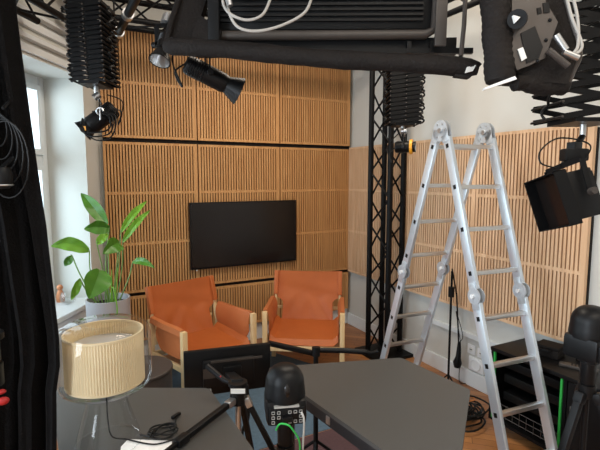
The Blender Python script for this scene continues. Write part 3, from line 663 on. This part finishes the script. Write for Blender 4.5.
C2 = [at(227, -8, 1.7), at(229, 12, 1.67), at(238, 27, 1.66), at(256, 31, 1.66), at(280, 26, 1.66), at(303, 14, 1.66), at(311, 0, 1.68), at(312, -10, 1.7)]
for c in (C1, C2): wpart('power_cable', tube(B(), smooth_path(c), .0052, 8), M_wcable, t)
wpart('cable_connector', tube(B(), [at(228, -2, 1.66), at(230, 6, 1.66)], .012, 10), M_silver, t)

# second studio light, upper right
t = wthing('quilted_studio_light', 'grey studio light with quilted black fabric sides at upper right', 'studio light', at(535, 20, 1.5))
wpart('fabric_side', padded(at(493, -40, 1.5), at(500, 84, 1.5), .047, 60), M_nylon, t)
wpart('fabric_side', padded(at(512, 82, 1.52), at(567, 88, 1.54), .030, 24), M_nylon, t)
wpart('trim_strip', prism(B(), [at(484, 90, 1.45), at(486, 87, 1.45), at(515, 76, 1.45), at(517, 79, 1.45)], FW*.02), M_out, t)
pl = B(); d = 1.47
outer = [(512, -30), (541, -30), (546, 2), (558, 22), (545, 58), (528, 66), (517, 70), (512, 55)]
prism(pl, [at(x, y, d) for x, y in outer], FW*.012); wpart('side_plate', pl, M_greym, t, smooth=False)
wpart('recess', prism(B(), [at(x, y, d-.004) for x, y in ((521, 33), (535, 26), (543, 47), (539, 58), (527, 63))], FW*.006), M_plast, t, smooth=False)
for (x0, y0, x1, y1) in ((537, 8, 541, 14), (543, 3, 549, 13)):
    wpart('control_window', prism(B(), [at(x0, y0, d-.003), at(x1, y0-1, d-.003), at(x1+1, y1-1, d-.003), at(x0+1, y1, d-.003)], FW*.004), M_black, t)
for x, y in ((550, 20), (546, 40), (538, 61)): wpart('screw', ball(B(), at(x, y, d-.002), .006, seg=8), M_plast, t)
kb = wpart('tilt_knob', tube(B(), [at(518, 19, d), at(517, 19, d-.04)], .029, 20), M_plast, t)
wpart('triangle_mark', prism(B(), [at(513.5, 15, d-.055), at(520.5, 17, d-.055), at(515.5, 22.5, d-.055)], FW*.012), M_label, t, par=kb)
wpart('housing', prism(B(), [at(x, y, 1.50) for x, y in ((512, -30), (560, -30), (574, 30), (578, 55), (567, 84), (515, 80))], FW*.10), M_nylon, t, smooth=False)
wpart('outer_frame', tube(B(), smooth_path([at(560, -20, 1.5), at(571, 20, 1.5), at(580, 52, 1.5), at(574, 70, 1.51), at(567, 86, 1.52)]), .008, 8), M_greym, t)
for a, b in (((556, 35), (566, 50)), ((563, 52), (578, 58)), ((548, 50), (568, 66))): wpart('coupler', tube(B(), [at(*a, 1.46), at(*b, 1.46)], .011, 10), M_silver if a[0] != 548 else M_greym, t)
wpart('corner_clip', prism(B(), [at(518, 49, d-.006), at(523, 47, d-.006), at(527, 58, d-.006), at(522, 61, d-.006)], FW*.004), M_label, t)
for k, xs in enumerate(((563, 571, 582), (568, 577, 578))):
    wpart('cable', tube(B(), smooth_path([at(xs[0], -20, 1.47), at(xs[1], 15, 1.46), at(xs[2], 45, 1.46), at(574-3*k, 55, 1.46)]), .005, 8), M_wcable, t)
wpart('suspension_bar', tube(B(), [at(530, -25, 1.56), V((at(530, -25, 1.56).x, at(530, -25, 1.56).y, H))], .018, 10), M_black, t)

# ------------------------------------------------------------------ ladder
LH = V((-.761, -2.189, 1.990)); psi = -.092; rx = V((math.cos(psi), math.sin(psi), 0)); sy = V((math.sin(psi), -math.cos(psi), 0)); WL = .354; SPC = .264; OFF = .038; E0 = .114
t = wthing('folding_ladder', 'aluminium folding ladder standing open as an A in front of the right wall', 'ladder', LH+rx*WL/2-V((0, 0, LH.z)))
for sg, al in ((1, math.radians(17.37)), (-1, math.radians(18.38))):
    dn = sy*sg*math.sin(al)-UP*math.cos(al); nn = sy*sg*math.cos(al)+UP*math.sin(al); foot = (LH.z+OFF*math.sin(al))/math.cos(al)
    for side in (0, 1):
        o = LH+rx*(side*WL)+nn*OFF
        segs = ((.06, E0+3.5*SPC-.04), (E0+3.5*SPC+.04, foot-.03))
        for a, b in segs:
            rail = wpart('side_rail', bar(B(), o+dn*a, o+dn*b, .024, .062, nn if False else rx.cross(dn), .003), M_alu, t)
        ft = wpart('rubber_foot', bar(B(), o+dn*(foot-.06), o+dn*(foot-.012), .032, .070, rx.cross(dn), .006), M_plast, t)
        # mid hinge
        m = o+dn*(E0+3.5*SPC); s = -1 if side == 0 else 1
        hb = B()
        for q in (-1, 1):
            tube(hb, [m+rx*q*.020+nn*.004, m+rx*q*.014+nn*.004], .049, 24); bar(hb, m+rx*q*.016-dn*.08, m+rx*q*.016+dn*.08, .005, .052, rx.cross(dn), .002)
        wpart('mid_hinge', hb, M_alu2, t)
        hb = B(); tube(hb, [m-rx*.034, m+rx*.034], .013, 12); wpart('lock_knob', hb, M_out, t)
        # black end caps of the rungs on the outer face
        for i in range(8):
            c = o+dn*(E0+i*SPC)+rx*(s*.0125) 
            wpart('rung_cap', bar(B(), c-dn*.013, c+dn*.013, .004, .022, rx.cross(dn), .001), M_plast, t)
    for i in range(8):
        c = LH+nn*OFF+dn*(E0+i*SPC); wpart('rung', bar(B(), c+rx*.012, c+rx*(WL-.012), .030, .026, UP, .004), M_rung, t)
for side in (0, 1):
    o = LH+rx*(side*WL); hb = B()
    for q in (-1, 1):
        tube(hb, [o+rx*q*.0155, o+rx*q*.0095], .067, 28)
        for sg, al in ((1, math.radians(17.37)), (-1, math.radians(18.38))):
            dn = sy*sg*math.sin(al)-UP*math.cos(al); nn = (sy*sg*math.cos(al)+UP*math.sin(al))*(OFF-.004); bar(hb, o+nn+rx*q*.0135, o+nn+rx*q*.0135+dn*.085, .004, .060, rx.cross(dn), .002)
    wpart('top_hinge', hb, M_alu2, t)
    hb = B(); tube(hb, [o-rx*.024, o+rx*.024], .016, 14)
    for k in range(6):
        a = k*PI/3; p = sy*math.cos(a)*.045+UP*math.sin(a)*.045; tube(hb, [o+p-rx*.020, o+p+rx*.020], .0045, 6)
    wpart('hinge_knob', hb, M_silver, t)

# ------------------------------------------------------------------ microphone stand by the right wall
MB = V((-.16, -1.74, 0))
t = wthing('microphone_stand', 'thin black microphone stand with hanging microphone, behind the ladder', 'microphone stand', MB)
wpart('pole', tube(B(), [MB+V((0, 0, .02)), MB+V((0, 0, .95))], .009, 8), M_blackm, t)
for k in range(3):
    a = k*2*PI/3+.5; wpart('leg', tube(B(), [MB+V((0, 0, .09)), MB+V((.09*math.cos(a), .09*math.sin(a), .008))], .006, 8), M_blackm, t)
wpart('clutch', tube(B(), [MB+V((0, 0, .74)), MB+V((0, 0, .82))], .024, 10), M_plast, t)
bt = MB+RT*.045; wpart('boom_arm', tube(B(), [MB+V((0, 0, .97))+RT*.0, bt+V((0, 0, .75)), bt+RT*.03+V((0, 0, .35))], .006, 8), M_blackm, t)
wpart('microphone', tube(B(), [bt+RT*.035+V((0, 0, .36)), bt+RT*.03+V((0, 0, .24)), bt+RT*.025+V((0, 0, .19)), bt+RT*.025+V((0, 0, .15))], [.013, .020, .036, .026], 12), M_plast, t)
wpart('cable', tube(B(), smooth_path([bt+RT*.035+V((0, 0, .36)), bt+RT*.06+V((0, 0, .42)), bt+RT*.0+V((0, 0, .62)), bt+RT*.02+V((0, 0, .5)), bt+RT*.05+V((0, 0, .3)), bt+RT*.045+V((0, 0, .04)), bt+RT*.1+V((0, 0, .01))]), .003, 6), M_cable, t)
# sockets on the right wall
for y, z, lab in ((-1.83, .305, 'small white double wall socket low on the right wall, nearer the microphone stand'), (-1.93, .303, 'small white double wall socket low on the right wall, nearer the black rack')):
    t = wthing('wall_socket', lab, 'wall socket', (0, y, z), 'small wall sockets'); wpart('plate', bx(B(), (-.010, y-.038, z-.038), (0, y+.038, z+.038), None, .003), M_out, t)
    wpart('recess', tube(B(), [(-.013, y, z), (-.009, y, z)], .021, 16), M_label, t)
    wpart('hole', bx(B(), (-.0145, y-.012, z-.003), (-.012, y+.012, z+.003)), M_plast, t)
y, z = -1.89, .195
t = wthing('floor_socket_box', 'larger white wall box with round cover below the small sockets', 'wall box', (0, y, z))
wpart('plate', bx(B(), (-.018, y-.075, z-.055), (-.0, y+.075, z+.055), None, .004), M_out, t)
wpart('round_cover', lathe(B(), [(.047, 0), (.047, .008), (.043, .010), (.04, .006), (.005, .006)], seg=24, M=Matrix.Translation((-.018, y, z)) @ Matrix.Rotation(-PI/2, 4, 'Y')), M_out, t)

# ------------------------------------------------------------------ equipment rack
RX0, RX1, RY0, RY1, RZ = -.40, -.035, -3.42, -2.34, .575
t = wthing('equipment_rack', 'low black open-sided equipment rack with green edge strips against the right wall', 'equipment rack', ((RX0+RX1)/2, (RY0+RY1)/2, 0))
wpart('top', bx(B(), (RX0-.01, RY0, RZ-.025), (RX1, RY1, RZ), None, .004), M_plast, t)
wpart('bottom', bx(B(), (RX0, RY0, .07), (RX1, RY1, .09)), M_black, t)
wpart('back_panel', bx(B(), (RX1-.01, RY0, .09), (RX1, RY1, RZ-.025)), M_black, t)
for y in (RY1-.02, -2.86, RY0): wpart('side_panel', bx(B(), (RX0, y, .09), (RX1-.01, y+.02, RZ-.025)), M_black, t)
for y in (RY1-.035, -2.835): wpart('green_strip', bx(B(), (RX0-.004, y, .09), (RX0+.01, y+.012, RZ-.03)), M_green, t)  # plain green strips up the front edges of the bay
wpart('door', bx(B(), (RX0-.006, RY0+.02, .10), (RX0+.008, -2.87, RZ-.03)), M_plast, t)
lk = wpart('door_latch', bx(B(), (RX0-.012, -2.93, .36), (RX0-.004, -2.89, .41), None, .003), M_silver, t)
wpart('latch_button', bx(B(), (RX0-.016, -2.917, .378), (RX0-.010, -2.903, .392)), M_plast, t, par=lk)
for z in (.22, .34, .44): wpart('rack_unit', bx(B(), (RX0+.06, -2.82, z), (RX1-.03, -2.40, z+.055), None, .004), M_plast, t)
bm = B()
for k in range(9): tube(bm, [(RX0+.03, -2.80+k*.05, .10), (RX0+.03, -2.80+k*.05, .19)], .0025, 6)
for z in (.11, .15, .19): tube(bm, [(RX0+.03, -2.82, z), (RX0+.03, -2.38, z)], .003, 6)
wpart('wire_basket', bm, M_greym, t)
for x, y in ((RX0+.05, RY1-.06), (RX1-.06, RY1-.06), (RX0+.05, RY0+.06), (RX1-.06, RY0+.06)):
    wpart('caster', tube(B(), [(x-.012, y, .03), (x+.012, y, .03)], .03, 14), M_plast, t)
    wpart('caster_fork', bx(B(), (x-.018, y-.015, .03), (x+.018, y+.015, .071)), M_silver, t)
# gear on the rack
MR = Matrix.Translation((-.20, -2.62, RZ)) @ Matrix.Rotation(.2, 4, 'Z')
t = thing('gear_case', 'small black gear case on the rack behind the ladder rail', 'case', MR)
make('case_body', bx(B(), (-.06, -.07, 0), (.06, .07, .055), None, .012), M_nylon, t); make('lid', bx(B(), (-.062, -.072, .055), (.062, .072, .075), None, .01), M_nylon, t); make('handle', tube(B(), [(-.066, -.03, .05), (-.085, -.02, .05), (-.085, .02, .05), (-.066, .03, .05)], .005, 6), M_plast, t)
MR = Matrix.Translation((-.25, -2.83, RZ)) @ Matrix.Rotation(math.radians(115), 4, 'Z')
t = thing('remote_controller', 'slim grey remote controller lying on the black rack', 'remote control', MR)
make('body', bx(B(), (-.10, -.024, 0), (.10, .024, .018), None, .005), M_greym, t)
bm = B()
for i in range(7):
    for j in range(2): bx(bm, (-.08+i*.018, -.013+j*.015, .018), (-.07+i*.018, -.004+j*.015, .0205))
make('buttons', bm, M_plast, t)
MR = Matrix.Translation((-.13, -2.78, RZ))
t = thing('silver_adapter', 'small silver and black adapter on the rack beside the gear case', 'adapter', MR)
make('body', bx(B(), (-.02, -.03, 0), (.02, .03, .04), None, .006), M_plast, t); make('metal_cap', lathe(B(), [(.012, .04), (.014, .05), (.014, .065), (.008, .07)]), M_silver, t)

# cables on the floor between table and rack
t = wthing('cable_pile', 'tangle of black cables on the wooden floor beside the rack', 'cables', (-.75, -2.35, 0))
for k in range(15):
    c = V((-.43-random.random()*.16, -2.06-random.random()*.20, .012+.006*k)); r = .09+random.random()*.05; ph = random.random()*6
    pts = [c+V((r*1.3*math.cos(a*PI/12+ph), r*math.sin(a*PI/12+ph), .006*math.sin(a*.9+k))) for a in range(24)]
    wpart('black_cable', tube(B(), pts, .0065, 6, True), M_cable, t)
wpart('orange_cable', tube(B(), smooth_path([(-.45, -2.02, .08), (-.33, -1.98, .10), (-.25, -2.05, .06), (-.32, -2.15, .09), (-.42, -2.12, .08), (-.50, -2.05, .03)]), .005, 6), M_orange, t)

# ------------------------------------------------------------------ PTZ cameras on tripods
M_port = mat('port_frames', (.38, .37, .35), .4)
def ptz(M, label, port=M_port):
    t = thing('dome_camera', label, 'camera', M, 'dome cameras on tripods')
    make('base', bx(B(), (-.078, -.07, 0), (.078, .07, .10), None, .02), M_plast, t)
    cut = B(); rows = []
    for i in range(13):
        a = i/12*PI/2; rows.append((.076*math.cos(a)**.8 if i < 12 else .001, .145+.072*math.sin(a)))
    lathe(cut, [(.080, .088), (.081, .10), (.078, .13)]+rows, seg=36); make('dome', cut, M_plast, t)
    make('camera_eye', ball(B(), (0, 0, .135), 1, (.034, .081, .080), 24), M_screen, t)
    bp = B(); bx(bp, (-.066, -.076, .012), (.066, -.068, .076), None, .002); pn = make('connector_panel', bp, M_plast, t)
    b1 = B(); random.seed(3)
    for i in range(6):
        for j in range(3):
            x = -.060+i*.021; z = .017+j*.019; wq = .013
            for q in (((x, -.079, z), (x+wq, -.075, z+.002)), ((x, -.079, z+.010), (x+wq, -.075, z+.012)), ((x, -.079, z), (x+.002, -.075, z+.012)), ((x+wq-.002, -.079, z), (x+wq, -.075, z+.012))):
                if (i*3+j) % 5 != 3: bx(b1, *q)
    make('connector_frames', b1, port, t, False)
    make('plug', bx(B(), (-.02, -.095, .028), (.018, -.076, .05), None, .003), M_plast, t)
    make('label_strip', bx(B(), (-.05, -.0815, .080), (.045, -.0685, .087), Matrix.Rotation(0, 4, 'X')), port, t)
    return t
C0 = at(285, 417, 1.80); ptz(Matrix.Translation(C0) @ Matrix.Rotation(-YAW+.15, 4, 'Z'), 'black dome camera seen from behind between the two dark tables')
def tripod(apex, feet, label, zcol, knob=M_silver, leg_w=.026, head=True, group=None, hh=.07):
    apex = V(apex); t = wthing('camera_tripod', label, 'tripod', V((apex.x, apex.y, 0)), group)
    wpart('crown', tube(B(), [apex-V((0, 0, .035)), apex+V((0, 0, .02))], .034, 14), M_plast, t)
    for f in feet:
        f = V(f); d = (f-apex); h = V((d.x, d.y, 0)).normalized(); a = apex+h*.032-V((0, 0, .01)); m = a.lerp(f, .52)
        lg = wpart('leg', bar(B(), a, m, leg_w, leg_w*.9, None, .004), M_plast, t)
        wpart('lower_leg', bar(B(), m-(m-a).normalized()*.02, f, leg_w*.62, leg_w*.62, None, .003), M_blackm, t, par=lg)
        wpart('leg_lock', bar(B(), m-(m-a).normalized()*.035, m+(m-a).normalized()*.02, leg_w*1.3, leg_w*1.2, None, .004), M_plast, t, par=lg)
        wpart('leg_collar', bar(B(), a-(m-a).normalized()*.0, a+(m-a).normalized()*.045, leg_w*1.25, leg_w*1.15, None, .005), knob, t, par=lg)
        wpart('foot', ball(B(), f+V((0, 0, .006)), .013, seg=8), M_cable, t, par=lg)
    wpart('centre_column', tube(B(), [V((apex.x, apex.y, zcol)), apex+V((0, 0, hh-.02))], .012, 12), knob, t)
    if head:
        wpart('head', lathe(B(), [(.026, .02), (.03, .03), (.03, hh-.02), (.04, hh-.015), (.04, hh)], apex, 16), M_plast, t)
    return t
ap = C0-V((0, 0, .135)); 
t = tripod(ap, [(ap.x-.10, ap.y+.22, .006), (ap.x+.12, ap.y+.16, .006), (ap.x+.02, ap.y-.25, .006)], 'black tripod carrying the dome camera between the dark tables', .2, M_plast, hh=.132)
wpart('green_cable', tube(B(), smooth_path([at(276, 430, 1.70), at(280, 424, 1.68), at(288, 425, 1.67), at(293, 430, 1.68), at(299, 440, 1.70), at(300, 452, 1.72)]), .0035, 6), M_green, t)
wpart('grey_cable', tube(B(), smooth_path([at(301, 412, 1.70), at(304, 420, 1.69), at(303, 445, 1.71), at(302, 470, 1.74)]), .004, 6), M_wcable, t)
C2 = at(589, 357, 1.88); ptz(Matrix.Translation(C2) @ Matrix.Rotation(-YAW+.5, 4, 'Z'), 'black dome camera on the tripod at the right edge')
ap = C2-V((0, 0, .135)); f1 = at(545, 452, 1.78); k = (f1-ap); f1 = ap+k*(ap.z/(-k.z)) if k.z < 0 else f1
tripod(ap, [(ap.x-.36, ap.y+.02, .006), (ap.x+.10, ap.y-.40, .006), (ap.x+.16, ap.y+.26, .006)], 'large black tripod in the foreground at lower right', .35, M_plast, .030, hh=.132)

# monitor on a small tripod
ml, mr = at(184, 371, 2.27), at(270, 368, 2.40); c = (ml+mr)/2; xd = (mr-ml); wd = xd.length; xd.z = 0; xd.normalize(); ang = math.atan2(xd.y, xd.x)
t = wthing('field_monitor', 'black computer monitor seen from behind, in front of the left leather chair', 'monitor', c, None, ang)
R0 = ROOTI[t.name]
def mp(name, a, b, m, bev=0, par=None): return make(name, bx(B(), a, b, None, bev), m, par if par else t)
hw, hh = wd/2, .118
mp('housing', (-hw, -.012, -hh), (hw, .016, hh), M_plast, .006); mp('screen', (-hw+.01, .0155, -hh+.01), (hw-.01, .0175, hh-.01), M_screen)
bk = mp('rear_bulge', (-.13, -.035, -.075), (.13, -.012, .07), M_plast, .012)
mp('vent_strip', (-.09, -.040, .058), (.17, -.0351, .068), M_greym)
mp('port_label', (-.145, -.0368, -.098), (-.09, -.012, -.082), M_label); mp('rating_label', (-.13, -.0375, -.02), (-.07, -.0351, .03), M_greym); mp('vesa_plate', (-.03, -.052, -.045), (.06, -.035, .035), M_blackm, .004)
AP = at(238, 395, 1.93)
def flr(v, z=.006): return V((v.x, v.y, z))
lf = CP + (at(112, 493, 1)-CP)*((.752-1.7)/((at(112, 493, 1)-CP).z))
t = tripod(AP, [lf, flr(at(330, 500, 2.0)), flr(at(262, 500, 2.35))], 'black tripod with silver column holding the monitor, one leg on the left table', .46, M_silver, .024, hh=.06)
wpart('pan_handle', tube(B(), [AP+V((0, 0, .04)), at(224, 380, 1.98), at(207, 366, 2.02)], [.008, .012, .013], 10), M_plast, t)
wpart('monitor_bracket', bar(B(), AP+V((0, 0, .06)), c-V((xd.y, -xd.x, 0))*(-.058), .05, .02, None, .004), M_blackm, t)
wpart('name_label', bx(B(), (-.030, -.004, -.010), (.030, .0, .010), Matrix.Translation(at(238, 391, 1.88)) @ Matrix.Rotation(-YAW, 4, 'Z')), M_label, t)
wpart('red_mark', ball(B(), at(220.5, 376.5, 1.955), .004, seg=8), M_red, t)
wpart('cable', tube(B(), smooth_path([at(247, 385, 2.15), at(248, 400, 2.15), at(248, 418, 2.15), at(242, 434, 2.15), at(240, 470, 2.15)]), .008, 8), M_cable, t)
# jointed boom behind the right table
d = 2.52; base = at(316, 352, d)
t = wthing('boom_stand', 'black jointed boom arm stretching behind the right dark table', 'stand', V((base.x, base.y, 0)))
wpart('post', tube(B(), [V((base.x, base.y, .02)), base], .014, 10), M_blackm, t)
wpart('boom_arm', bar(B(), at(268, 343, d), at(317, 354, d), .030, .026, None, .006), M_plast, t)
wpart('extension_arm', tube(B(), [at(316, 350, d), at(345, 350.5, d), at(366, 352, d)], .015, 12), M_plast, t)
wpart('joint', tube(B(), [at(316, 347, d-.02), at(316, 356, d-.02)], .022, 12), M_plast, t)
wpart('tip_clamp', tube(B(), [at(366, 352, d), at(372, 353, d), at(378, 351, d)], [.015, .008, .012], 8), M_blackm, t)
for k in range(3): a = k*2*PI/3; wpart('leg', tube(B(), [V((base.x, base.y, .22)), V((base.x+.22*math.cos(a), base.y+.22*math.sin(a), .015))], .009, 8), M_blackm, t)

# ------------------------------------------------------------------ curtain at the left, with cables and a small light
t = wthing('black_curtain', 'heavy black curtain hanging at the left edge in front of the window wall', 'curtain', at(0, 600, 1.5))
g = []
zs = [(2.62, 20), (2.165, 27), (1.90, 36), (1.55, 48), (1.2, 54), (1.1, 53), (1.045, 48), (.86, 45), (.72, 42), (.02, 40)]
for i in range(33):
    z = 2.9-(2.9-.02)*i/32
    for k in range(len(zs)-1):
        if zs[k][0] >= z >= zs[k+1][0]: u = (zs[k][0]-z)/(zs[k][0]-zs[k+1][0]); e = zs[k][1]*(1-u)+zs[k+1][1]*u; break
    else: e = 24
    row = []
    for j in range(73):
        s = j/72; dd = 1.42; lat = ((e-300)/455*dd)-(1-s)*.62
        dep = dd+.028*math.sin(s*44+.4*math.sin(i*.2))+.012*math.sin(s*97+i*.1)+.01*math.sin(i*.35)
        row.append(V((CP.x, CP.y, 0))+RT*lat+FW*dep+V((0, 0, z)))
    g.append(row)
wpart('drape', sheet(B(), g, .004), M_cloth, t)
t2 = t; a = V((CP.x, CP.y, 2.93))+RT*(-1.55)+FW*1.42; b = a+RT*.70
wpart('curtain_rail', tube(B(), [a, b], .016, 10), M_blackm, t)
for p in (a, b): wpart('rail_bracket', tube(B(), [p, V((p.x, p.y, H))], .010, 8), M_blackm, t)
q = at(5, 140, 1.33)
t = wthing('cable_hank', 'loops of thin black cable hung on the black curtain', 'cable', q)
for k in range(5):
    r0 = .035+.011*k; c = q+RT*(.008*k-.02)+UP*(.03-.022*k); wpart('cable_loop', tube(B(), [c+RT*r0*.8*math.cos(i*PI/12)+UP*r0*1.4*math.sin(i*PI/12)-FW*(.004*k) for i in range(24)], .0022, 6, True), M_cable, t)
wpart('hook', tube(B(), [q+UP*.09, q+UP*.12+FW*.04], .005, 8), M_blackm, t)
q = at(3, 178, 1.30)
t = wthing('clip_light', 'small dark clip light hanging on the black curtain', 'light', q)
wpart('housing', lathe(B(), [(.015, -.03), (.022, -.02), (.026, .01), (.02, .03)], q, 16), M_plast, t); wpart('rim', tube(B(), [q+V((.024*math.cos(k*PI/8), .024*math.sin(k*PI/8), -.02)) for k in range(16)], .0025, 6, True), M_silver, t)
wpart('clip', bar(B(), q+UP*.03, q+UP*.06+FW*.05, .012, .006), M_blackm, t)
ap = at(-12, 372, 1.15)
t = tripod(ap, [flr(ap+RT*.02-FW*.22), flr(ap-RT*.25+FW*.02), flr(ap-RT*.12-FW*.25)], 'dark tripod with red locking knobs at the lower left edge', .5, M_plast, .022, hh=.10)
wpart('red_knob', ball(B(), at(3, 401, 1.12), .010, (1.4, 1, 1)), M_red, t); wpart('red_knob', ball(B(), at(1, 392, 1.13), .008, (1.4, 1, .8)), M_red, t)
